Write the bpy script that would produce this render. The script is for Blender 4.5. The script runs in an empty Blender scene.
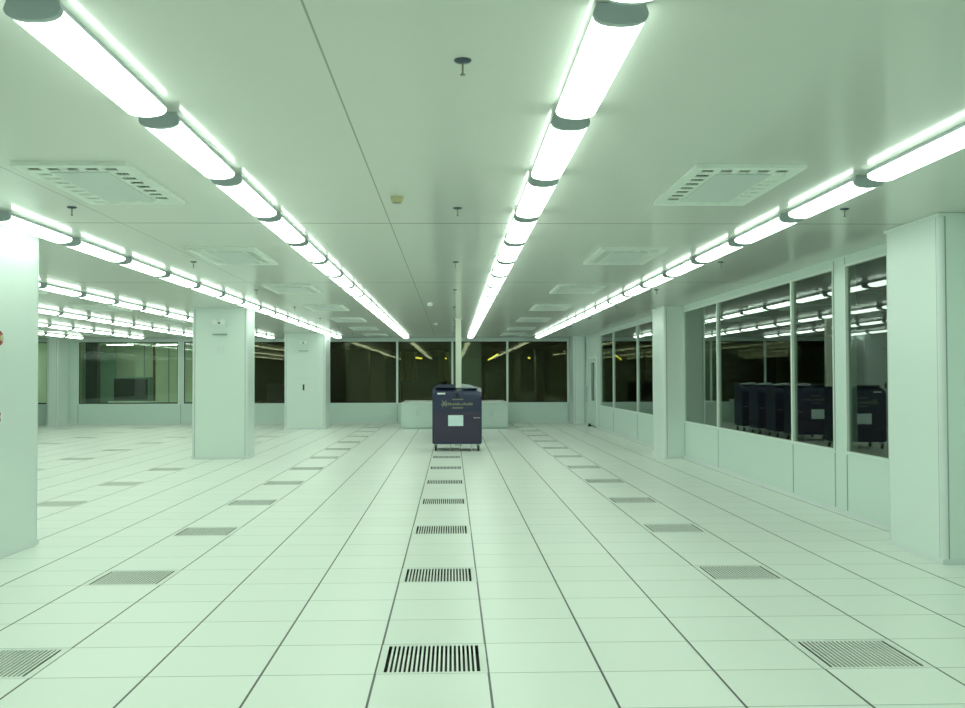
import bpy, bmesh, math, random
from mathutils import Matrix, Vector
random.seed(4)
S = bpy.context.scene
COL = S.collection
PI = math.pi

# ---------------------------------------------------------------- materials
def mat(name, base, rough=.5, metal=0, spec=.5, emit=None, strength=0, coat=0, coat_rough=.1):
    m = bpy.data.materials.new(name); m.use_nodes = True
    b = m.node_tree.nodes['Principled BSDF']
    b.inputs['Base Color'].default_value = (*base, 1)
    b.inputs['Roughness'].default_value = rough
    b.inputs['Metallic'].default_value = metal
    b.inputs['Specular IOR Level'].default_value = spec
    b.inputs['Coat Weight'].default_value = coat
    b.inputs['Coat Roughness'].default_value = coat_rough
    if emit:
        b.inputs['Emission Color'].default_value = (*emit, 1)
        b.inputs['Emission Strength'].default_value = strength
    # faint procedural variation of the gloss so nothing is perfectly uniform
    nt = m.node_tree
    tc = nt.nodes.new('ShaderNodeTexCoord'); no = nt.nodes.new('ShaderNodeTexNoise')
    no.inputs['Scale'].default_value = 3.0
    mr = nt.nodes.new('ShaderNodeMapRange')
    mr.inputs['To Min'].default_value = max(0, rough - .03); mr.inputs['To Max'].default_value = min(1, rough + .03)
    nt.links.new(tc.outputs['Object'], no.inputs['Vector'])
    nt.links.new(no.outputs['Fac'], mr.inputs['Value'])
    nt.links.new(mr.outputs['Result'], b.inputs['Roughness'])
    return m

def math_node(nt, op, a=None, b=None, c=None):
    n = nt.nodes.new('ShaderNodeMath'); n.operation = op
    for i, v in enumerate((a, b, c)):
        if v is None: continue
        if isinstance(v, (int, float)): n.inputs[i].default_value = v
        else: nt.links.new(v, n.inputs[i])
    return n.outputs[0]

def line_mask(nt, coord, origin, pitch, half):
    """1 on lines every `pitch` along a coordinate"""
    t = math_node(nt, 'SUBTRACT', coord, origin)
    t = math_node(nt, 'DIVIDE', t, pitch)
    f = math_node(nt, 'FRACT', t)
    d = math_node(nt, 'SUBTRACT', f, .5)
    d = math_node(nt, 'ABSOLUTE', d)
    d = math_node(nt, 'SUBTRACT', .5, d)
    return math_node(nt, 'LESS_THAN', d, half / pitch)

GX, GY, T = -.409, 5.425, .6          # origin and size of the raised floor grid

def grid_mat(name, base, px, py, ox, oy, wx, wy, linex, liney, rough, vary=.0, coat=0, coat_rough=.1, xmax=None):
    m = mat(name, base, rough, coat=coat, coat_rough=coat_rough)
    nt = m.node_tree; b = nt.nodes['Principled BSDF']
    tc = nt.nodes.new('ShaderNodeTexCoord'); sp = nt.nodes.new('ShaderNodeSeparateXYZ')
    nt.links.new(tc.outputs['Object'], sp.inputs[0])
    mx = line_mask(nt, sp.outputs['X'], ox, px, wx)
    my = line_mask(nt, sp.outputs['Y'], oy, py, wy)
    if xmax is not None: mx = math_node(nt, 'MULTIPLY', mx, math_node(nt, 'LESS_THAN', sp.outputs['X'], xmax))
    # per tile tint
    cx = math_node(nt, 'FLOOR', math_node(nt, 'DIVIDE', math_node(nt, 'SUBTRACT', sp.outputs['X'], ox), px))
    cy = math_node(nt, 'FLOOR', math_node(nt, 'DIVIDE', math_node(nt, 'SUBTRACT', sp.outputs['Y'], oy), py))
    cb = nt.nodes.new('ShaderNodeCombineXYZ'); nt.links.new(cx, cb.inputs[0]); nt.links.new(cy, cb.inputs[1])
    wn = nt.nodes.new('ShaderNodeTexWhiteNoise'); wn.noise_dimensions = '2D'; nt.links.new(cb.outputs[0], wn.inputs['Vector'])
    v = math_node(nt, 'MULTIPLY_ADD', wn.outputs['Value'], vary, 1 - vary / 2)
    hs = nt.nodes.new('ShaderNodeHueSaturation'); hs.inputs['Color'].default_value = (*base, 1)
    nt.links.new(v, hs.inputs['Value'])
    a = nt.nodes.new('ShaderNodeMix'); a.data_type = 'RGBA'
    nt.links.new(my, a.inputs['Factor']); nt.links.new(hs.outputs[0], a.inputs['A']); a.inputs['B'].default_value = (*liney, 1)
    c = nt.nodes.new('ShaderNodeMix'); c.data_type = 'RGBA'
    nt.links.new(mx, c.inputs['Factor']); nt.links.new(a.outputs['Result'], c.inputs['A']); c.inputs['B'].default_value = (*linex, 1)
    nt.links.new(c.outputs['Result'], b.inputs['Base Color'])
    return m

def glass_mat(name, tint, rough=.0, refl=(.95, 1, .96)):
    m = bpy.data.materials.new(name); m.use_nodes = True
    nt = m.node_tree; nt.nodes.clear()
    out = nt.nodes.new('ShaderNodeOutputMaterial')
    tr = nt.nodes.new('ShaderNodeBsdfTransparent'); tr.inputs[0].default_value = (*tint, 1)
    gl = nt.nodes.new('ShaderNodeBsdfGlossy'); gl.inputs['Roughness'].default_value = rough
    gl.inputs['Color'].default_value = (*refl, 1)
    ge = nt.nodes.new('ShaderNodeNewGeometry')
    vm = nt.nodes.new('ShaderNodeVectorMath'); vm.operation = 'DOT_PRODUCT'
    nt.links.new(ge.outputs['Normal'], vm.inputs[0]); nt.links.new(ge.outputs['Incoming'], vm.inputs[1])
    c = math_node(nt, 'ABSOLUTE', vm.outputs['Value'])
    k = math_node(nt, 'SUBTRACT', 1, c)
    p = math_node(nt, 'POWER', k, 5)
    f = math_node(nt, 'MULTIPLY_ADD', p, .955, .045)     # Schlick reflectance of glass
    mi = nt.nodes.new('ShaderNodeMixShader')
    nt.links.new(f, mi.inputs[0]); nt.links.new(tr.outputs[0], mi.inputs[1]); nt.links.new(gl.outputs[0], mi.inputs[2])
    nt.links.new(mi.outputs[0], out.inputs[0])
    return m

WHITE = (.74, .80, .76)
M = dict(
    floor=grid_mat('antistatic_floor_tiles', (.80, .84, .79), T, T, GX, GY, .0062, .0040, (.02, .03, .025), (.26, .31, .27), .36, .03),
    ceiling=grid_mat('painted_metal_ceiling', (.565, .595, .545), 2.36, 5.6, -.54, 3.4, .005, .014, (.22, .26, .22), (.08, .10, .08), .55, 0, coat=.6, coat_rough=.13, xmax=1.0),
    wall=mat('painted_wall_panel', (.64, .76, .71), .4, coat=.2, coat_rough=.2),
    column=mat('column_cladding', (.71, .80, .76), .38, coat=.2, coat_rough=.2),
    trim=mat('pale_aluminium_trim', (.70, .75, .75), .35),
    seam=mat('panel_joint', (.30, .36, .34), .5),
    frame=mat('window_frame_paint', (.74, .82, .77), .35),
    gasket=mat('black_rubber', (.02, .025, .025), .6),
    vent=mat('slotted_tile_steel', (.74, .78, .73), .4),
    void=mat('dark_void', (.035, .045, .04), .9),  # dark colour stands for shade under the floor and behind the slots
    housing=mat('light_housing_grey', (.42, .48, .50), .4),
    lens=mat('lit_lens', (.9, .95, .9), .5, emit=(.83, 1.0, .86), strength=6.8),
    diffuser=mat('air_diffuser_paint', (.70, .76, .71), .45),
    diffpanel=mat('air_diffuser_panel', (.56, .62, .60), .45),
    brass=mat('dark_sprinkler_metal', (.05, .07, .10), .35, .3),
    stem=mat('sprinkler_stem_metal', (.25, .26, .2), .4, .5),
    cream=mat('cream_plastic', (.52, .50, .28), .5),
    whiteplastic=mat('white_plastic', (.85, .88, .86), .4),
    navy=mat('navy_painted_metal', (.028, .036, .085), .45),
    purple=mat('dark_purple_panel', (.050, .038, .078), .5),
    black=mat('black_plastic', (.012, .013, .016), .5),
    label=mat('pale_paper_label', (.72, .86, .88), .5),
    beige=mat('beige_lettering', (.26, .26, .19), .5),
    red=mat('red_enamel', (.30, .018, .02), .5),
    darkred=mat('dark_red_paint', (.10, .03, .02), .5),
    chrome=mat('brushed_metal', (.55, .58, .58), .3, .8),
    bench=mat('white_laminate', (.82, .88, .84), .3),
    pole=mat('cream_painted_pole', (.80, .84, .72), .4),
    glass=glass_mat('tinted_window_glass', (.62, .68, .63)),
    clear=glass_mat('clear_window_glass', (.92, .95, .90)),
    amberglass=glass_mat('amber_filmed_glass', (.82, .80, .74), refl=(.78, .78, .52)),
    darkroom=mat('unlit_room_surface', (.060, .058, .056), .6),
    brownroom=mat('brown_room_surface', (.17, .105, .085), .6),
    teal=mat('teal_cladding', (.13, .22, .19), .5),
    litwall=mat('pale_green_partition', (.58, .68, .56), .6),
    yellowlamp=mat('amber_lamp', (.8, .7, .1), .5, emit=(.95, 1.0, .10), strength=1.5),  # emission stands for reflections of the light rows in the far glass
    dimamber=mat('dim_amber_lamp', (.5, .4, .1), .5, emit=(.8, .62, .22), strength=.55),  # unused dimmer version of the reflection glow
    farlamp=mat('pale_lamp', (.8, .8, .8), .5, emit=(.85, 1, .80), strength=26),
)

# ---------------------------------------------------------------- mesh helpers
class MB:
    def __init__(s): s.bm = bmesh.new()
    def box(s, x0, x1, y0, y1, z0, z1):
        vs = [s.bm.verts.new((x, y, z)) for x in (x0, x1) for y in (y0, y1) for z in (z0, z1)]
        for f in ((0,1,3,2),(4,6,7,5),(0,4,5,1),(2,3,7,6),(0,2,6,4),(1,5,7,3)):
            s.bm.faces.new([vs[i] for i in f])
        return s
    def prism(s, prof, axis, a0, a1):
        """prof: closed list of 2D points, extruded along an axis"""
        def P(u, v, w):
            return {'x': (w, u, v), 'y': (u, w, v), 'z': (u, v, w)}[axis]
        A = [s.bm.verts.new(P(u, v, a0)) for u, v in prof]
        B = [s.bm.verts.new(P(u, v, a1)) for u, v in prof]
        n = len(prof)
        s.bm.faces.new(A); s.bm.faces.new(B[::-1])
        for i in range(n):
            j = (i + 1) % n
            s.bm.faces.new((A[j], A[i], B[i], B[j]))
        return s
    def cyl(s, p, r, h, axis='z', seg=20, r2=None):
        r2 = r if r2 is None else r2
        mt = {'z': Matrix(), 'x': Matrix.Rotation(PI/2, 4, 'Y'), 'y': Matrix.Rotation(-PI/2, 4, 'X')}[axis]
        bmesh.ops.create_cone(s.bm, cap_ends=True, segments=seg, radius1=r, radius2=r2, depth=h,
                              matrix=Matrix.Translation(p) @ mt @ Matrix.Translation((0, 0, h/2)))
        return s
    def lathe(s, prof, seg=24, c=(0, 0, 0), axis='z'):
        rings = []
        for r, z in prof:
            ring = []
            for i in range(seg):
                a = 2*PI*i/seg
                u, v = r*math.cos(a), r*math.sin(a)
                q = (u, v, z) if axis == 'z' else (z, u, v)
                ring.append(s.bm.verts.new(Vector(c) + Vector(q)))
            rings.append(ring)
        for a, b in zip(rings, rings[1:]):
            for i in range(seg):
                j = (i+1) % seg
                s.bm.faces.new((a[i], a[j], b[j], b[i]))
        s.bm.faces.new(rings[0][::-1]); s.bm.faces.new(rings[-1])
        return s
    def build(s, name, m, parent=None, bevel=0, smooth=False, loc=None):
        if bevel:
            bmesh.ops.bevel(s.bm, geom=[e for e in s.bm.edges], offset=bevel, segments=2, affect='EDGES', clamp_overlap=True)
        bmesh.ops.recalc_face_normals(s.bm, faces=s.bm.faces)
        me = bpy.data.meshes.new(name); s.bm.to_mesh(me); s.bm.free()
        if smooth:
            for p in me.polygons: p.use_smooth = True
            me.set_sharp_from_angle(angle=math.radians(35))
        me.materials.append(M[m])
        o = bpy.data.objects.new(name, me); COL.objects.link(o)
        if parent: o.parent = parent
        if loc: o.location = loc
        return o

def box(name, m, a, b, parent=None, bevel=0):
    return MB().box(a[0], b[0], a[1], b[1], a[2], b[2]).build(name, m, parent, bevel)

def empty(name, loc, rz=0):
    o = bpy.data.objects.new(name, None); COL.objects.link(o)
    o.empty_display_size = .1
    o.location = loc; o.rotation_euler = (0, 0, rz)
    return o

def tag(o, label=None, cat=None, group=None, kind=None):
    if label: o['label'] = label
    if cat: o['category'] = cat
    if group: o['group'] = group
    if kind: o['kind'] = kind
    return o

def copy_tree(o, parent=None):
    c = o.copy(); COL.objects.link(c); c.parent = parent
    for ch in list(o.children): copy_tree(ch, c)
    return c

ORD = ['', 'first', 'second', 'third', 'fourth', 'fifth', 'sixth', 'seventh', 'eighth', 'ninth', 'tenth', 'eleventh', 'twelfth',
       'thirteenth', 'fourteenth', 'fifteenth', 'sixteenth', 'seventeenth', 'eighteenth', 'nineteenth', 'twentieth',
       'twenty-first', 'twenty-second', 'twenty-third', 'twenty-fourth']

# ---------------------------------------------------------------- dimensions (metres)
H = 2.93                     # ceiling height
XR, XL = 4.45, -15.0         # side walls
YF, YB = 34.8, -4.0          # far wall, wall behind
ZS, ZT = .70, 2.825          # window sill and head
TH = .12                     # partition thickness

# ---------------------------------------------------------------- camera
h = 1.5644
yaw, pit, roll = .0302, .0230, -.0030
def cam_axis(v):
    u = Vector(v)
    c, s = math.cos(roll), math.sin(roll); u = Vector((c*u.x - s*u.z, u.y, s*u.x + c*u.z))
    c, s = math.cos(pit), math.sin(pit); u = Vector((u.x, c*u.y - s*u.z, s*u.y + c*u.z))
    c, s = math.cos(yaw), math.sin(yaw); return Vector((c*u.x + s*u.y, -s*u.x + c*u.y, u.z))
R3, F3, U3 = cam_axis((1, 0, 0)), cam_axis((0, 1, 0)), cam_axis((0, 0, 1))
cd = bpy.data.cameras.new('camera'); cam = bpy.data.objects.new('camera', cd); COL.objects.link(cam)
cd.sensor_width = 36; cd.sensor_fit = 'HORIZONTAL'; cd.lens = 1018/965*36; cd.clip_end = 200; cd.clip_start = .05
mw = Matrix((R3, U3, -F3)).transposed().to_4x4(); mw.translation = (0, 0, h)
cam.matrix_world = mw
S.camera = cam

# ---------------------------------------------------------------- floor with openings for the slotted tiles
vent_cols = [(-.409 + 2.4*i) for i in range(-5, 2)]           # left edge of each column of vents
vent_rows = [GY + 2.4*j for j in range(-1, 12)]
COLUMNS = [  # x0, x1, y0, y1
    (-5.02, -3.92, 8.66, 9.80), (-5.03, -3.96, 19.90, 20.60), (-5.10, -3.85, 31.22, 32.40),
    (4.07, 5.15, 8.36, 9.42), (4.07, 5.15, 19.42, 20.55)]
def blocked(x, y):
    for a, b, c, d in COLUMNS:
        if x < b and x + T > a and y < d and y + T > c: return True
    return False
vents = {}
for ci, vx in enumerate(vent_cols):
    for ri, vy in enumerate(vent_rows):
        if not blocked(vx, vy): vents[(round((vx-GX)/T), round((vy-GY)/T))] = (ci, ri, vx, vy)
bm = bmesh.new(); vc = {}
def fv(i, j):
    if (i, j) not in vc:
        x = min(max(GX + i*T, XL), XR); y = min(max(GY + j*T, YB), YF)
        vc[(i, j)] = bm.verts.new((x, y, 0))
    return vc[(i, j)]
for i in range(-25, 9):
    for j in range(-16, 49):
        if (i, j) in vents: continue
        bm.faces.new((fv(i, j), fv(i+1, j), fv(i+1, j+1), fv(i, j+1)))
me = bpy.data.meshes.new('floor'); 
ext = bmesh.ops.extrude_face_region(bm, geom=list(bm.faces))
bmesh.ops.translate(bm, verts=[v for v in ext['geom'] if isinstance(v, bmesh.types.BMVert)], vec=(0, 0, -.035))
bmesh.ops.recalc_face_normals(bm, faces=bm.faces)
bm.to_mesh(me); bm.free(); me.materials.append(M['floor'])
fl = bpy.data.objects.new('floor', me); COL.objects.link(fl); tag(fl, kind='structure')
sub = box('subfloor', 'void', (XL, YB, -.20), (XR, YF, -.16), fl)

# slotted floor tile: frame, slats, tray coloured dark for the shade below the slots
def make_vent():
    r = empty('floor_vent', (0, 0, 0))
    b = MB(); g = .003; bx, by = .042, .032
    b.box(g, bx, g, T-g, -.005, 0); b.box(T-bx, T-g, g, T-g, -.005, 0)
    b.box(bx, T-bx, g, by, -.005, 0); b.box(bx, T-bx, T-by, T-g, -.005, 0)
    b.build('frame', 'vent', r)
    n = 21; w = (T-2*bx)/n; s = MB()
    for k in range(1, n):
        x = bx + k*w; s.box(x-w*.24, x+w*.24, by, T-by, -.006, -.0005)
    s.build('slotted_grille', 'vent', r)
    t = MB(); u = .012
    t.box(u, T-u, u, T-u, -.06, -.055)
    t.box(u, bx-.004, u, T-u, -.055, -.0055); t.box(T-bx+.004, T-u, u, T-u, -.055, -.0055)
    t.box(bx-.004, T-bx+.004, u, by-.004, -.055, -.0055); t.box(bx-.004, T-bx+.004, T-by+.004, T-u, -.055, -.0055)
    t.build('damper_tray', 'void', r)
    return r
vcolname = ['far left column by the left wall', 'sixth column of vents from the right', 'fifth column of vents from the right',
            'fourth column of vents from the right', 'third column of vents, left of centre', 'middle column straight ahead', 'rightmost column by the windows']
proto = None
for (i, j), (ci, ri, vx, vy) in sorted(vents.items(), key=lambda t: t[1][1]):
    if ri == 0: pass
    # only those the photo could show
    depth = vy + .6
    px = 482.5 + 1018*((vx+.3)/depth - .0302)
    if ri == 0 and True:
        vis = False
    else:
        vis = -40 < px < 1000
    o = None
    if proto is None: proto = o = make_vent()
    else: o = copy_tree(proto)
    o.location = (vx, vy, 0)
    cn = ['seventh column from the right', 'sixth column from the right', 'fifth column from the right', 'fourth column from the right',
          'column left of centre', 'middle column straight ahead', 'column nearest the right windows'][ci]
    if ri == 0:
        tag(o, 'slotted pale floor vent tile, frontmost below the picture edge, ' + cn.replace('column from the right', 'column'), 'floor vent', 'slotted vent tiles in the raised floor')
    else:
        tag(o, 'slotted pale floor vent tile, %s row back, %s' % (ORD[ri], cn), 'floor vent', 'slotted vent tiles in the raised floor')

# ---------------------------------------------------------------- ceiling, walls
tag(box('ceiling', 'ceiling', (XL-TH, YB-TH, H), (XR+TH, YF+TH, H+.1)), kind='structure')
tag(box('wall_back', 'wall', (XL, YB-TH, 0), (XR, YB, H)), kind='structure')
LW = [(-3.0, 3.6), (4.4, 8.2), (9.8, 19.4), (20.8, 31.0)]
w = MB(); ys = YB
for a, b_ in LW:
    w.box(XL-TH, XL, ys, a, 0, H); w.box(XL-TH, XL, a, b_, 0, ZS); w.box(XL-TH, XL, a, b_, ZT, H); ys = b_
w.box(XL-TH, XL, ys, YF, 0, H)
tag(w.build('wall_left', 'wall'), kind='structure')
for n, (a, b_) in enumerate(LW):
    f = MB(); t = .03
    f.box(XL-.06, XL+.012, a, a+t, ZS, ZT); f.box(XL-.06, XL+.012, b_-t, b_, ZS, ZT)
    f.box(XL-.06, XL+.012, a+t, b_-t, ZS, ZS+t); f.box(XL-.06, XL+.012, a+t, b_-t, ZT-t, ZT)
    o = tag(f.build('window_%d' % (n+7), 'frame'), kind='structure')
    box('glass_pane', 'glass', (XL-.04, a+t-.003, ZS+t-.003), (XL-.032, b_-t+.003, ZT-t+.003), o)
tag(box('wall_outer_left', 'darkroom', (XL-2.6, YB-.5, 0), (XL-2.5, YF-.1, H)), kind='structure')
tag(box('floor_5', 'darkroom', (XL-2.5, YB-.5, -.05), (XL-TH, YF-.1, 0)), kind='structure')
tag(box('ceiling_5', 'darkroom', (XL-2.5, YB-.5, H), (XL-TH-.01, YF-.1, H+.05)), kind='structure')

# right wall: window bays (y0, y1, mullions)
BAYS_R = [(9.46, 11.36, []), (11.72, 19.38, [13.18, 16.92]), (20.60, 30.35, [24.30, 27.95])]
DOOR = (31.15, 33.45, 2.20)
w = MB()
x0, x1 = XR, XR+TH
ys = YB
for a, b_, mu in BAYS_R:
    w.box(x0, x1, ys, a, 0, H); w.box(x0, x1, a, b_, 0, ZS); w.box(x0, x1, a, b_, ZT, H); ys = b_
w.box(x0, x1, ys, DOOR[0], 0, H); w.box(x0, x1, DOOR[0], DOOR[1], DOOR[2], H); w.box(x0, x1, DOOR[1], YF+TH, 0, H)
wr = tag(w.build('wall_right', 'wall'), kind='structure')
s = MB()
for y in (11.36, 11.72, 13.18, 16.92, 24.30, 27.95, 30.7, 9.43+.05, 19.36):
    s.box(x0-.004, x0, y-.011, y+.011, .05, ZS-.02)
for y in (11.37, 11.71, 30.7):
    s.box(x0-.003, x0, y-.008, y+.008, ZS, H-.02)
s.build('panel_joint', 'seam', wr)

def window_r(n, a, b_, mus, right=True):
    f = MB(); t = .022; xx = XR
    f.box(xx-.012, xx+.06, a, a+t, ZS, ZT); f.box(xx-.012, xx+.06, b_-t, b_, ZS, ZT)
    f.box(xx-.012, xx+.06, a+t, b_-t, ZS, ZS+t); f.box(xx-.012, xx+.06, a+t, b_-t, ZT-t, ZT)
    o = tag(f.build('window_%d' % n, 'frame'), kind='structure')
    edges = [a] + mus + [b_]
    for m_ in mus:
        box('mullion', 'frame', (xx-.014, m_-.024, ZS+t), (xx+.055, m_+.024, ZT-t), o)
    for p, q in zip(edges, edges[1:]):
        box('glass_pane', 'glass', (xx+.018, p+.020, ZS+t-.004), (xx+.026, q-.020, ZT-t+.004), o)
for n, (a, b_, mu) in enumerate(BAYS_R): window_r(n+1, a, b_, mu)

# door in the right wall
dm = MB(); VP = (31.95, 32.45, .84, 2.0); xx = XR
dm.box(xx+.03, xx+.075, DOOR[0]+.05, VP[0], .01, DOOR[2]-.05); dm.box(xx+.03, xx+.075, VP[1], DOOR[1]-.05, .01, DOOR[2]-.05)
dm.box(xx+.03, xx+.075, VP[0], VP[1], .01, VP[2]); dm.box(xx+.03, xx+.075, VP[0], VP[1], VP[3], DOOR[2]-.05)
door = tag(dm.build('door_1', 'wall'), kind='structure')
f = MB()
f.box(xx-.02, xx+TH, DOOR[0], DOOR[0]+.05, 0, DOOR[2]); f.box(xx-.02, xx+TH, DOOR[1]-.05, DOOR[1], 0, DOOR[2])
f.box(xx-.02, xx+TH, DOOR[0]+.05, DOOR[1]-.05, DOOR[2]-.05, DOOR[2]); f.build('door_frame', 'frame', door)
box('vision_panel', 'glass', (xx+.048, VP[0], VP[2]), (xx+.056, VP[1], VP[3]), door)
g = MB(); t = .02
g.box(xx+.022, xx+.03, VP[0]-t, VP[0]+.01, VP[2]-t, VP[3]+t); g.box(xx+.022, xx+.03, VP[1]-.01, VP[1]+t, VP[2]-t, VP[3]+t)
g.box(xx+.022, xx+.03, VP[0]+.01, VP[1]-.01, VP[2]-t, VP[2]+.005); g.box(xx+.022, xx+.03, VP[0]+.01, VP[1]-.01, VP[3]-.005, VP[3]+t)
g.build('vision_panel_gasket', 'gasket', door)
hd = MB(); hd.cyl((xx-.035, 33.25, .75), .014, .5)
hd.box(xx-.04, xx+.03, 33.24, 33.26, .80, .82); hd.box(xx-.04, xx+.03, 33.24, 33.26, 1.18, 1.20)
hd.build('door_handle', 'chrome', door)
box('door_lock', 'chrome', (xx+.018, 33.2, .62), (xx+.03, 33.3, .70), door)
ds = MB(); ds.box(4.34, 4.44, 32.2, 32.45, 0, .035); ds.cyl((4.38, 32.32, .035), .03, .05)
tag(ds.build('door_stop', 'black'), 'small black door stop on the floor at the foot of the far right door', 'door stop')

# far wall with a band of windows
MU_F = [-9.18, -7.25, -5.40, -3.55, -1.86, .02, 1.90]
WF = [(-14.7, -13.55, []), (-12.62, -9.25, []), (-9.10, 3.98, [-7.3, -5.45, -1.86, .02, 1.90])]
w = MB(); xs = XL-TH
for a, b_, mu in WF:
    w.box(xs, a, YF, YF+TH, 0, H); w.box(a, b_, YF, YF+TH, 0, ZS); w.box(a, b_, YF, YF+TH, ZT, H); xs = b_
w.box(xs, XR, YF, YF+TH, 0, H)
wf = tag(w.build('wall_far', 'wall'), kind='structure')
s = MB()
for x in (-9.18, -7.3, -5.45, -1.86, .02, 1.90, 3.98, -12.62):
    s.box(x-.009, x+.009, YF-.004, YF, .05, ZS-.01)
s.build('panel_joint', 'seam', wf)
tag(box('trim_1', 'trim', (XL, YF-.03, ZT+.02), (4.03, YF, H-.02)), kind='structure')
for n, (a, b_, mu) in enumerate(WF):
    f = MB(); t = .03; y = YF
    f.box(a, a+t, y-.012, y+.06, ZS, ZT); f.box(b_-t, b_, y-.012, y+.06, ZS, ZT)
    f.box(a+t, b_-t, y-.012, y+.06, ZT-t, ZT); f.box(a+t, b_-t, y-.004, y+.06, ZS, ZS+.01)
    o = tag(f.build('window_%d' % (n+4), 'frame'), kind='structure')
    box('gasket', 'gasket', (a+t, y-.006, ZS+.01), (b_-t, y+.03, ZS+.05), o)
    g = MB(); g.box(a+t, a+t+.02, y-.006, y+.03, ZS+.05, ZT-t); g.box(b_-t-.02, b_-t, y-.006, y+.03, ZS+.05, ZT-t)
    g.box(a+t+.02, b_-t-.02, y-.006, y+.03, ZT-t-.025, ZT-t); g.build('gasket', 'gasket', o)
    for m_ in mu:
        box('mullion', 'frame', (m_-.035, y-.03, ZS-.03), (m_+.035, y+.055, ZT), o)
    edges = [a] + mu + [b_]
    for p, q in zip(edges, edges[1:]):
        box('glass_pane', 'clear' if q < -7.2 else 'amberglass', (p+.03, y+.034, ZS+.01), (q-.03, y+.042, ZT-.02), o)

tag(box('baseboard_far', 'trim', (XL, YF-.012, 0), (4.03, YF, .05)), kind='structure')
b = MB()
for p, q in ((YB, 8.36), (9.42, 19.42), (20.55, DOOR[0]), ):
    b.box(XR-.012, XR, p, q, 0, .05)
tag(b.build('baseboard_right', 'trim'), kind='structure')

# ---------------------------------------------------------------- columns
def column(x0, x1, y0, y1, label, group=None):
    r = empty('column', ((x0+x1)/2, (y0+y1)/2, 0))
    X, Y = (x1-x0)/2, (y1-y0)/2; q = .045
    X0, Y0 = x0-(x0+x1)/2, y0-(y0+y1)/2
    zb, zt = .045, H-.03
    prof = [(-X+q, -Y), (X-q, -Y), (X-q, -Y+.008), (X, -Y+q), (X, Y-q), (X-q, Y), (-X+q, Y), (-X, Y-q), (-X, -Y+q)]
    prof = [(-X+q, -Y), (X-q, -Y), (X, -Y+q), (X, Y-q), (X-q, Y), (-X+q, Y), (-X, Y-q), (-X, -Y+q)]
    # shaft is slightly inset at the corners; rounded trims close them
    ins = .012
    prof = [(-X+q, -Y), (X-q, -Y), (X-q, -Y+ins), (X-ins, -Y+q), (X, -Y+q), (X, Y-q), (X-ins, Y-q), (X-q, Y-ins), (X-q, Y), (-X+q, Y),
            (-X+q, Y-ins), (-X+ins, Y-q), (-X, Y-q), (-X, -Y+q), (-X+ins, -Y+q), (-X+q, -Y+ins)]
    MB().prism(prof, 'z', zb, zt).build('shaft', 'column', r)
    for sx, sy in ((1, -1), (-1, -1), (1, 1), (-1, 1)):
        cx, cy = sx*(X-q), sy*(Y-q)
        pr = []
        for k in range(9):
            a = PI/2*k/8
            pr.append((cx + sx*(q+.004)*math.cos(a), cy + sy*(q+.004)*math.sin(a)))
        pr += [(cx, cy + sy*(q-.006)), (cx + sx*(q-.006), cy)]
        MB().prism(pr, 'z', zb, zt).build('corner_trim', 'trim', r, smooth=True)
    MB().box(-X-.006, X+.006, -Y-.006, Y+.006, 0, zb).build('base_trim', 'trim', r, bevel=.004)
    MB().box(-X-.008, X+.008, -Y-.008, Y+.008, zt, H-.002).build('head_trim', 'column', r)
    s = MB(); s.box(-X+q+.002, -X+q+.012, -Y-.002, -Y, zb, zt); s.box(X-q-.012, X-q-.002, -Y-.002, -Y, zb, zt)
    for sx in (-1, 1):
        s.box(sx*X-(.002 if sx < 0 else 0), sx*X+(.002 if sx > 0 else 0), -Y+q+.002, -Y+q+.012, zb, zt)
    s.build('joint_line', 'seam', r)
    return tag(r, label, 'column', group, 'thing')
column(*COLUMNS[0], 'large pale square column cut off by the left edge, red alarm devices on its side')
column(*COLUMNS[1], 'pale square column left of centre, the nearer one with a twin lamp near its top')
column(*COLUMNS[2], 'pale square column farther back, just left of the dark far windows')
column(*COLUMNS[3], 'large pale column at the right edge beside the nearest window')
column(*COLUMNS[4], 'pale column standing between the two groups of right windows')
column(4.03, 4.44, 33.62, 34.78, 'narrow pale pilaster in the far right corner beside the door')
column(-13.30, -12.93, 33.85, 34.78, 'narrow pale pilaster on the far wall at left, between two windows')

# ---------------------------------------------------------------- ceiling lights
def make_light():
    r = empty('ceiling_light', (0, 0, H))
    L = 1.39
    MB().prism([(-.082, -.001), (.082, -.001), (.092, -.034), (-.092, -.034)], 'y', .012, L-.006).build('housing', 'housing', r)
    prof = [(-.088, -.026), (-.098, -.036)]
    for k in range(13):
        a = PI*k/12
        prof.append((-.098*math.cos(a), -.042 - .038*math.sin(a)**.8))
    prof += [(.098, -.036), (.088, -.026)]
    MB().prism(prof, 'y', .032, L-.022).build('lens', 'lens', r, smooth=True)
    cap = [(-.088, 0), (.088, 0), (.102, -.036)]
    for k in range(13):
        a = PI*k/12
        cap.append((.101*math.cos(a), -.044 - .038*math.sin(a)**.8))
    cap += [(-.102, -.036)]
    MB().prism(cap, 'y', 0, .033).build('end_cap', 'housing', r, bevel=.003)
    MB().prism(prof, 'y', L-.021, L).build('end_cap', 'housing', r, bevel=.002)
    return r
ROWS = [2.84, .62, -1.50, -3.70, -5.88, -8.02, -10.10, -12.05]
RN = ['rightmost row', 'second row from the right', 'third row from the right', 'fourth row from the right', 'fifth row from the right',
      'sixth row from the right', 'seventh row from the right', 'eighth row from the right']
Y0L, PL, NF, NN = 3.66, 1.575, 19, 4
proto = None
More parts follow.
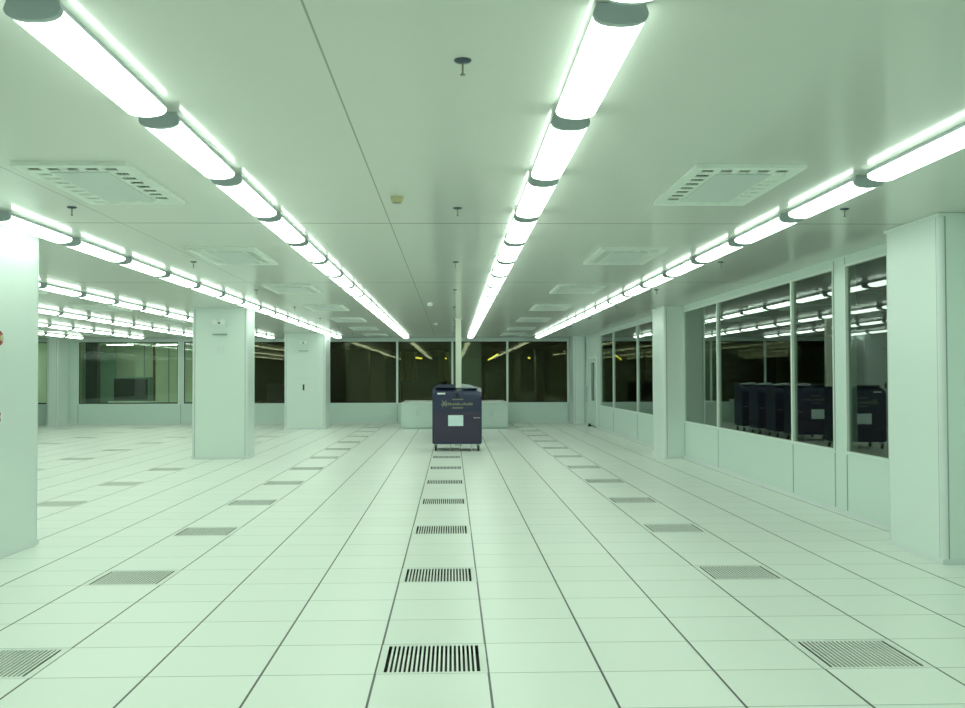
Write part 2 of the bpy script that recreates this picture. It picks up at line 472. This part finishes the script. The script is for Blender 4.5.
for ri, rx in enumerate(ROWS):
    for k in range(-NN, NF):
        o = make_light() if proto is None else copy_tree(proto)
        proto = proto or o
        o.location = (rx, Y0L + k*PL, H)
        tag(o, 'glowing white ceiling light, %s from the far end, %s' % (ORD[NF-k], RN[ri]), 'ceiling light', 'ceiling lights in the ' + RN[ri])

# ---------------------------------------------------------------- ceiling air diffusers
def make_diffuser(side):
    """side = +1: louvres open towards +X read light from the left ... built symmetrically, each vane throws air outwards"""
    r = empty('air_diffuser', (0, 0, H))
    W, D = .72, 1.44
    z0, z1 = -.026, -.018
    # faceplate cut by slots: strips
    nx = 5; ny = 9
    sx0, sx1 = .055, .135        # band of side slots
    sy0, sy1 = .10, .20
    xs_ = []; px = (W - 2*.055)/nx
    # near / far slots along X
    xs = [0]
    for k in range(nx):
        a = .055 + k*px; xs += [a+.010, a+px-.030]
    xs.append(W)
    plate = MB(); wall = MB(); vane = MB(); dark = MB()
    def slot(x0, x1, y0, y1, d):
        # fixed louvre blades rising inwards: they throw the air outwards
        n = 4
        if d in ('x+', 'x-'):
            p = (x1-x0)/n
            for i in range(n):
                if d == 'x+': u = x1 - i*p; q = -p*.95
                else: u = x0 + i*p; q = p*.95
                plate.prism([(u, z0+.0005), (u+q, -.006), (u+q*1.05, -.008), (u+q*.08, z0+.0005)], 'y', y0, y1)
        if d == 'y+':
            p = (y1-y0)/2
            for i in range(2):
                u = y1 - i*p; q = -p*.95
                plate.prism([(u, z0+.0005), (u+q, -.012), (u+q*1.05, -.014), (u+q*.08, z0+.0005)], 'x', x0, x1)
    holes = []
    for k in range(nx):
        a = .055 + k*px
        holes.append((a+.008, a+px-.036, .085, .150, 'y-'))
        holes.append((a+.008, a+px-.036, D-.150, D-.085, 'y+'))
    py = (D - 2*.20)/7
    for k in range(7):
        a = .20 + k*py
        holes.append((.055+.005, .055+.095, a+.03, a+.03+py*.52, 'x-'))
        holes.append((W-.055-.095, W-.055-.005, a+.03, a+.03+py*.52, 'x+'))
    X = sorted(set([0, W] + [round(v, 5) for hh in holes for v in hh[:2]]))
    Y = sorted(set([0, D] + [round(v, 5) for hh in holes for v in hh[2:4]]))
    for a, b_ in zip(X, X[1:]):
        for c, d in zip(Y, Y[1:]):
            mx, my = (a+b_)/2, (c+d)/2
            if any(q[0] < mx < q[1] and q[2] < my < q[3] for q in holes): continue
            plate.box(a, b_, c, d, z0, z1)
    # outer skirt
    plate.box(0, W, 0, .02, z1, 0); plate.box(0, W, D-.02, D, z1, 0); plate.box(0, .02, .02, D-.02, z1, 0); plate.box(W-.02, W, .02, D-.02, z1, 0)
    for q in holes: slot(*q)
    plate.build('face_frame', 'diffuser', r)
    MB().box(.021, W-.021, .021, D-.021, -.0035, -.001).build('duct_opening', 'void', r)  # dark sheet that gives the slots their shade
    vane.bm.free(); wall.bm.free(); dark.bm.free()
    MB().box(.175, W-.175, .19, D-.19, z0-.006, z0-.0005).build('centre_panel', 'diffpanel', r, bevel=.002)
    return r
dproto = None
DX = [(1.57, 'right of the middle light row'), (-2.77, 'left of the third light row'), (-7.1, 'between the fifth and sixth light rows'), (-11.4, 'between the seventh and eighth light rows')]
for dx, dn in DX:
    for j in range(7):
        dy = 6.45 + 4.2*j
        o = make_diffuser(1) if dproto is None else copy_tree(dproto)
        dproto = dproto or o
        o.location = (dx, dy, H)
        tag(o, 'rectangular white ceiling air diffuser, %s from the front, %s' % (ORD[j+1], dn), 'air diffuser', 'ceiling air diffusers')

# ---------------------------------------------------------------- sprinklers and detectors
def make_sprinkler():
    r = empty('sprinkler', (0, 0, H))
    MB().lathe([(.012, -.014), (.030, -.011), (.038, -.004), (.038, 0)]).build('escutcheon', 'brass', r, smooth=True)
    m = MB().cyl((0, 0, -.062), .005, .048, seg=10); m.cyl((0, 0, -.068), .011, .006, seg=14)
    m.build('stem', 'stem', r)
    return r
sp = None
names = {0.05: 'on the centre line', 3.2: 'above the right windows side', -3.02: 'between the third and fourth light rows', -6.16: 'left of the fifth light row'}
for sx, first in ((.05, 0), (3.2, 1), (-3.02, 1), (-6.16, 2)):
    for k in range(first, 8):
        o = make_sprinkler() if sp is None else copy_tree(sp)
        sp = sp or o
        o.location = (sx, 4.35 + 3.82*k, H)
        n = ORD[k-first+1]
        tag(o, 'small dark ceiling sprinkler, %s from the front, %s' % (n, names[sx]), 'sprinkler', 'ceiling sprinklers')
def detector(x, y, m, label):
    r = empty('smoke_detector', (x, y, H))
    MB().lathe([(.030, -.045), (.042, -.040), (.046, -.022), (.052, -.012), (.052, 0)]).build('body', m, r, smooth=True)
    MB().lathe([(.031, -.050), (.0345, -.0455)]).build('sensor_ring', 'stem', r, smooth=True)
    tag(r, label, 'smoke detector')
detector(-.41, 7.68, 'cream', 'small cream ceiling smoke detector beside the long ceiling joint')
detector(-.40, 18.8, 'whiteplastic', 'small white ceiling detector, the nearer of two left of the pole')
detector(-.41, 25.7, 'whiteplastic', 'small white ceiling detector, the farther of two left of the pole')

# ---------------------------------------------------------------- pole
r = empty('service_pole', (.155, 23.5, 0))
MB().prism([(-.065, -.065), (.022, -.065), (.022, -.058), (.030, -.058), (.030, -.065), (.065, -.065), (.065, .065), (-.065, .065)], 'z', .02, H-.03).build('shaft', 'pole', r)
MB().box(-.085, .085, -.085, .085, 0, .02).build('base_plate', 'chrome', r); MB().box(-.085, .085, -.085, .085, H-.03, H-.001).build('ceiling_plate', 'pole', r)
tag(r, 'slim cream floor-to-ceiling pole rising behind the dark machine', 'pole')

# ---------------------------------------------------------------- wheeled navy machines
def make_machine(lettering=True):
    r = empty('wheeled_machine', (0, 0, 0))
    w, d = .525, .42
    # shaped body: slightly narrower shoulders, sloping top
    side = [(-d, .15), (d, .15), (d, 1.22), (d-.06, 1.34), (-.05, 1.34), (-d+.06, 1.26), (-d, 1.17)]
    MB().prism(side, 'x', -w, w).build('body', 'navy', r, bevel=.018)
    MB().box(-w+.03, w-.03, -d-.012, -d+.002, .20, .83).build('lower_door', 'purple', r, bevel=.005)
    MB().box(-w+.03, w-.03, -d-.010, -d+.002, .85, 1.15).build('upper_panel', 'navy', r, bevel=.005)
    MB().prism([(.10, 1.335), (.44, 1.335), (.44, 1.35), (.10, 1.40)], 'y', -.30, .25).build('top_hatch', 'housing', r, bevel=.004)
    MB().box(-.47, -.02, -.25, .2, 1.338, 1.37).build('top_cover', 'navy', r, bevel=.01)
    MB().box(-.42, -.25, -.425, -.39, 1.205, 1.24).build('bright_badge', 'whiteplastic', r)
    m = MB(); m.cyl((0.0, -.415, 1.20), .035, .03, axis='y'); m.box(-.02, .05, -.43, -.38, 1.13, 1.17); m.build('control_knob', 'black', r)
    MB().box(-.19, .13, -d-.018, -d-.010, .535, .765).build('paper_label', 'label', r)
    if lettering:
        q = MB(); rnd = random.Random(2); y0, y1 = -d-.0145, -d-.0095
        x = -.10
        while x < .12: ww = rnd.uniform(.012, .022); q.box(x, x+ww, y0, y1, 1.085, 1.11); x += ww+.006
        # big lettered line with a tall slanting capital at its left
        for dx, a in ((-.27, .6), (-.27, -.6)):
            c, s_ = math.cos(a), math.sin(a); L_, T_ = .075, .011
            pts = [(-T_, -L_), (T_, -L_), (T_, L_), (-T_, L_)]
            q.prism([(dx + u*c - v*s_, 1.01 + u*s_ + v*c) for u, v in pts], 'y', y0, y1)
        x = -.34
        while x < .33:
            ww = rnd.uniform(.012, .03); hh = rnd.choice((.03, .045, .055))
            q.box(x, x+ww, y0, y1, .975, .975+hh); x += ww+.011
        x = -.10
        while x < .10: ww = rnd.uniform(.018, .03); q.box(x, x+ww, y0, y1, .905, .935); x += ww+.007
        q.build('lettering', 'beige', r)
        q = MB(); q.box(.35, .42, -d-.020, -d-.012, .70, .715); q.box(.43, .49, -d-.020, -d-.012, .70, .715); q.build('door_latch', 'chrome', r)
    for sx, sy in ((-1, -1), (1, -1), (-1, 1), (1, 1)):
        cx, cy = sx*(w-.07), sy*(d-.09)
        m = MB(); m.box(cx-.03, cx-.022, cy-.035, cy+.035, .05, .14); m.box(cx+.022, cx+.03, cy-.035, cy+.035, .05, .14); m.box(cx-.04, cx+.04, cy-.045, cy+.045, .135, .152)
        c_ = m.build('caster', 'chrome', r)
        MB().cyl((cx-.02, cy, .05), .05, .04, axis='x', seg=20).build('wheel', 'black', c_)
    m = MB()
    for cx in (-.14, .30): m.cyl((cx, -.36, .012), .010, .14, seg=10); m.cyl((cx, -.36, 0), .030, .012, seg=14)
    m.build('levelling_feet', 'chrome', r)
    return r
mc = make_machine(); mc.location = (.11, 22.08, 0)
tag(mc, 'dark navy wheeled machine with a pale paper label, standing alone in front of the pole', 'machine', 'wheeled navy machines in a line')
for n, y in enumerate((24.9, 26.4, 27.9, 29.4)):
    o = copy_tree(mc); o.location = (.09, y, 0)
    tag(o, 'navy wheeled machine seen only reflected in the right windows, %s behind the pole' % ORD[n+1], 'machine', 'wheeled navy machines in a line')

# white closed counters either side, behind the machines
def make_counter(W_, L_):
    r = empty('storage_counter', (0, 0, 0))
    MB().box(-W_/2, W_/2, 0, L_, .775, .80).build('worktop', 'bench', r, bevel=.004)
    MB().box(-W_/2+.02, W_/2-.02, .03, L_-.02, .05, .775).build('carcass', 'wall', r)
    MB().box(-W_/2+.05, W_/2-.05, .07, L_-.05, 0, .05).build('plinth', 'wall', r)
    for sx in (-1, 1):
        x = sx*(W_/4-.01)
        d_ = MB().box(x-W_/4+.025, x+W_/4-.025, .012, .03, .07, .76).build('door', 'wall', r)
        MB().box(x-sx*(W_/4-.05)-.006, x-sx*(W_/4-.05)+.006, -.008, .012, .42, .56).build('handle', 'chrome', d_)
    return r
for nm, x, W_ in (('left', -1.03, 1.06), ('right', 1.20, 1.06)):
    o = make_counter(W_, 1.75); o.location = (x, 30.9, 0)
    tag(o, 'low white counter %s of the dark machine, nearer of its pair' % nm, 'counter', 'white counters behind the machine')
    o = copy_tree(o); o.location = (x, 32.7, 0)
    tag(o, 'low white counter %s of the dark machine, farther one against the far wall' % nm, 'counter', 'white counters behind the machine')

# ---------------------------------------------------------------- devices on columns
def emergency_light(x, y, z, label):
    r = empty('emergency_light', (x, y, z))
    MB().box(-.13, .13, -.055, 0, -.055, .025).build('battery_box', 'column', r, bevel=.006)
    for sx in (-1, 1):
        m = MB(); m.lathe([(.022, 0), (.052, .055), (.054, .062), (.04, .066)], seg=20)
        for v in m.bm.verts:
            v.co = Matrix.Rotation(PI/2, 3, 'X') @ v.co
            v.co += Vector((sx*.075, -.055, .055))
        m.build('lamp_head', 'whiteplastic', r, smooth=True)
    m = MB().box(-.02, .02, -.05, -.01, .02, .05); m.build('bracket', 'gasket', r)
    return tag(r, label, 'emergency light', 'twin emergency lights on the columns')
emergency_light(-4.50, 19.899, 2.60, 'white twin-head emergency light high on the nearer left-centre column')
emergency_light(-4.52, 31.219, 2.60, 'white twin-head emergency light high on the farther left column')
tag(box('wall_shelf_bracket', 'seam', (-4.63, 19.84, 2.405), (-4.36, 19.8995, 2.425), bevel=.003), 'thin grey bracket strip under the emergency light on the nearer column', 'bracket')
tag(box('wall_shelf_bracket', 'seam', (-4.65, 31.16, 2.38), (-4.38, 31.2195, 2.40), bevel=.003), 'thin grey bracket strip under the emergency light on the farther column', 'bracket')
tag(box('blank_wall_plate', 'trim', (-4.55, 19.88, 2.02), (-4.40, 19.8995, 2.17), bevel=.002), 'small blank square plate on the nearer column below the emergency light', 'wall plate')
m = MB(); x = -4.83
while x < -4.15: m.box(x, x+.05, 31.210, 31.2195, 1.53, 1.56); x += .075
tag(m.build('lettered_strip', 'trim'), 'faint strip of small grey lettering across the farther column', 'sign')
r = empty('wall_hook', (-4.52, 31.2195, 1.28))
MB().box(-.025, .025, -.012, 0, -.09, .09).build('plate', 'black', r); MB().cyl((0, -.05, .04), .014, .04, axis='y').build('hook', 'black', r)
tag(r, 'small dark hook at chest height on the farther left column', 'hook')

r = empty('fire_alarm_bell', (-3.9155, 8.87, 1.915))
MB().lathe([(.030, .0), (.070, .004), (.070, .018), (.060, .036), (.030, .046)], axis='x', seg=28).build('bell_dome', 'red', r, smooth=True)
MB().lathe([(.030, .0455), (.028, .052), (.012, .054)], axis='x', seg=20).build('centre_boss', 'cream', r, smooth=True)
tag(r, 'round red fire alarm with cream centre on the left edge column, upper device', 'fire alarm')
r = empty('alarm_call_point', (-3.9155, 8.85, 1.235))
MB().box(0, .035, -.045, .045, -.045, .045).build('box', 'red', r, bevel=.006); MB().cyl((.034, 0, 0), .018, .008, axis='x').build('push_button', 'whiteplastic', r)
tag(r, 'small red alarm call point low on the left edge column, below the round alarm', 'call point')

# ---------------------------------------------------------------- unlit room beyond the right windows
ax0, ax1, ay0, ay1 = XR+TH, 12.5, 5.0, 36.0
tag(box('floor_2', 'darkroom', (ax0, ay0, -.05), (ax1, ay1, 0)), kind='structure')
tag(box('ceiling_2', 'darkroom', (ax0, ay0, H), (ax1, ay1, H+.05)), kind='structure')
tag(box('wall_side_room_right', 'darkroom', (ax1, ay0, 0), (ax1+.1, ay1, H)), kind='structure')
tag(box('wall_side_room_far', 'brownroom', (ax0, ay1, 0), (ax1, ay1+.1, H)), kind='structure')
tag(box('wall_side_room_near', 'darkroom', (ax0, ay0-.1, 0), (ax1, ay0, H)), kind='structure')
# ---------------------------------------------------------------- rooms beyond the far windows
fy0, fy1 = YF+TH, 49.0
tag(box('floor_3', 'brownroom', (-7.25, fy0, -.05), (XR, fy1, 0)), kind='structure')
tag(box('ceiling_3', 'brownroom', (-7.25, fy0, H), (XR, fy1, H+.05)), kind='structure')
tag(box('wall_amber_room_far', 'brownroom', (-7.25, fy1, 0), (XR, fy1+.1, H)), kind='structure')
tag(box('wall_amber_room_right', 'brownroom', (XR, fy0, 0), (XR+.1, fy1, H)), kind='structure')
tag(box('wall_amber_room_left', 'litwall', (-7.40, fy0, 0), (-7.25, fy1, H)), kind='structure')
c = box('column', 'teal', (-.10, 35.15, 0), (1.03, 36.2, H), bevel=.02)
tag(c, 'dim teal column standing just beyond the far window, behind the pole', 'column', kind='thing')

def tube(x0, y0, x1, y1, z, m, label, dz=0):  # glowing tubes added in place of light-row reflections in the far glass
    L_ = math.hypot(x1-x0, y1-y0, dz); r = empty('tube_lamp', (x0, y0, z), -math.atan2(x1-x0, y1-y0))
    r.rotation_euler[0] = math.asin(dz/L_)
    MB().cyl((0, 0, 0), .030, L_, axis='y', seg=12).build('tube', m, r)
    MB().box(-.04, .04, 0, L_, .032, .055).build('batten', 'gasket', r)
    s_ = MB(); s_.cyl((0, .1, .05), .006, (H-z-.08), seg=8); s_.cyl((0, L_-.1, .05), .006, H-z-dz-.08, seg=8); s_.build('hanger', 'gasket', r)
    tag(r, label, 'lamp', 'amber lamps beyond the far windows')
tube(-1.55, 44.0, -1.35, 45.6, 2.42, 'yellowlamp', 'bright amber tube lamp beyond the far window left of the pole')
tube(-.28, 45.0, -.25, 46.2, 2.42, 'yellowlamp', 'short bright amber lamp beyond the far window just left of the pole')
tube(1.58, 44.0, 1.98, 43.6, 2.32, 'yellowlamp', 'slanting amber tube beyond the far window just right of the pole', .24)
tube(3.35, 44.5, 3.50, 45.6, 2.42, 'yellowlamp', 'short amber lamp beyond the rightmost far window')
# pleated upright strips added for the olive glow in the far glass
for n, (x, w_, y) in enumerate(((-.65, .5, 47.5), (-2.4, .8, 47.5), (2.5, .4, 46.8), (-6.6, .6, 46.5))):
    m = MB(); k = 14
    pts = [(x + w_*i/k, y + (.03 if i % 2 else -.03)) for i in range(k+1)]
    prof = pts + [(a, b_+.02) for a, b_ in reversed(pts)]
    m.prism(prof, 'z', .02, 2.75)
    tag(m.build('strip_curtain', 'cream'), ['olive strip curtain beyond the glass just left of the pole', 'olive strip curtain beyond the glass behind the third light row',
        'olive strip curtain beyond the rightmost far window', 'olive strip curtain seen between the two left columns'][n], 'curtain')
def far_cabinet(x0, x1, y, z1, m, label, cat='cabinet'):
    r = empty('cabinet', ((x0+x1)/2, y, 0)); w_ = (x1-x0)/2
    MB().box(-w_, w_, 0, .7, .1, z1).build('body', m, r, bevel=.02)
    MB().box(-w_+.04, -.01, -.02, 0, .15, z1-.05).build('door', m, r); MB().box(.01, w_-.04, -.02, 0, .15, z1-.05).build('door', m, r)
    f_ = MB()
    for sx in (-1, 1): f_.box(sx*(w_-.08)-.03, sx*(w_-.08)+.03, .05, .65, 0, .1)
    f_.build('foot', 'black', r)
    tag(r, label, cat)
far_cabinet(-1.9, -.2, 38.2, 1.45, 'black', 'black low cabinet beyond the far window left of the pole')
far_cabinet(1.25, 1.85, 37.2, 1.75, 'black', 'tall black cabinet beyond the far window just right of the pole')
far_cabinet(-6.6, -6.0, 36.6, 1.35, 'navy', 'blue cabinet beyond the glass between the two left columns')

# lit room at far left
tag(box('floor_4', 'litwall', (XL, fy0, -.05), (-7.40, 42.5, 0)), kind='structure')
tag(box('ceiling_4', 'litwall', (XL, fy0, H), (-7.40, 42.5, H+.05)), kind='structure')
tag(box('wall_lit_room_far', 'litwall', (XL, 42.5, 0), (-7.40, 42.6, H)), kind='structure')
tag(box('wall_lit_room_left', 'litwall', (XL-.1, fy0, 0), (XL, 42.5, H)), kind='structure')
s = MB()
for x in (-13.9, -12.7, -11.7): s.box(x-.02, x+.02, 42.47, 42.5, 0, H)
tag(s.build('trim_2', 'seam'), kind='structure')
tag(box('screen_panel', 'teal', (-14.9, 41.6, 0), (-13.6, 41.68, 2.6)), 'tall dim green partition panel in the lit room behind the far left window', 'partition')
tag(box('post', 'gasket', (-12.55, 35.3, 0), (-12.15, 35.6, H-.005)), 'dark brown post just beyond the far left window', 'post')
tag(box('post', 'darkred', (-11.48, 39.5, 0), (-11.41, 39.6, H-.005)), 'thin dark red post behind the cabinet in the lit room', 'post')
r = empty('display_cabinet', (-11.85, 38.0, 0))
MB().box(-.68, .68, 0, .5, .72, 1.62).build('body', 'teal', r, bevel=.015); MB().box(-.62, .62, -.015, 0, .78, 1.56).build('screen', 'gasket', r)
MB().box(-.80, .80, -.1, .6, .66, .72).build('table_top', 'bench', r)
for sx in (-1, 1):
    for sy in (0, .5): MB().box(sx*.74-.02, sx*.74+.02, sy-.02, sy+.02, 0, .66).build('leg', 'bench', r)
tag(r, 'dark wide cabinet on a white stand in the lit room behind the far left window', 'cabinet')
for n, (x, y) in enumerate(((-13.8, 37), (-11.9, 37), (-10.2, 37), (-12.9, 40), (-11.0, 40))):
    r = empty('panel_lamp', (x, y, H))
    MB().box(-.5, .5, -.1, .1, -.05, -.001).build('housing', 'housing', r); MB().box(-.47, .47, -.08, .08, -.062, -.0505).build('diffuser', 'farlamp', r)
    tag(r, 'lit ceiling lamp in the room behind the far left window, %s from the front left' % ORD[n+1], 'lamp', 'lamps in the far left room')

# ---------------------------------------------------------------- world and view
wd = bpy.data.worlds.new('world'); S.world = wd; wd.use_nodes = True
wd.node_tree.nodes['Background'].inputs[0].default_value = (.02, .03, .025, 1)
wd.node_tree.nodes['Background'].inputs[1].default_value = .1
S.view_settings.view_transform = 'Standard'; S.view_settings.look = 'None'
S.view_settings.gamma = 1; S.view_settings.use_curve_mapping = False
S.view_settings.exposure = 0.0
S.cycles.max_bounces = 12; S.cycles.diffuse_bounces = 8; S.cycles.glossy_bounces = 6; S.cycles.transparent_max_bounces = 16
S.cycles.use_denoising = True
S.cycles.sample_clamp_indirect = 6
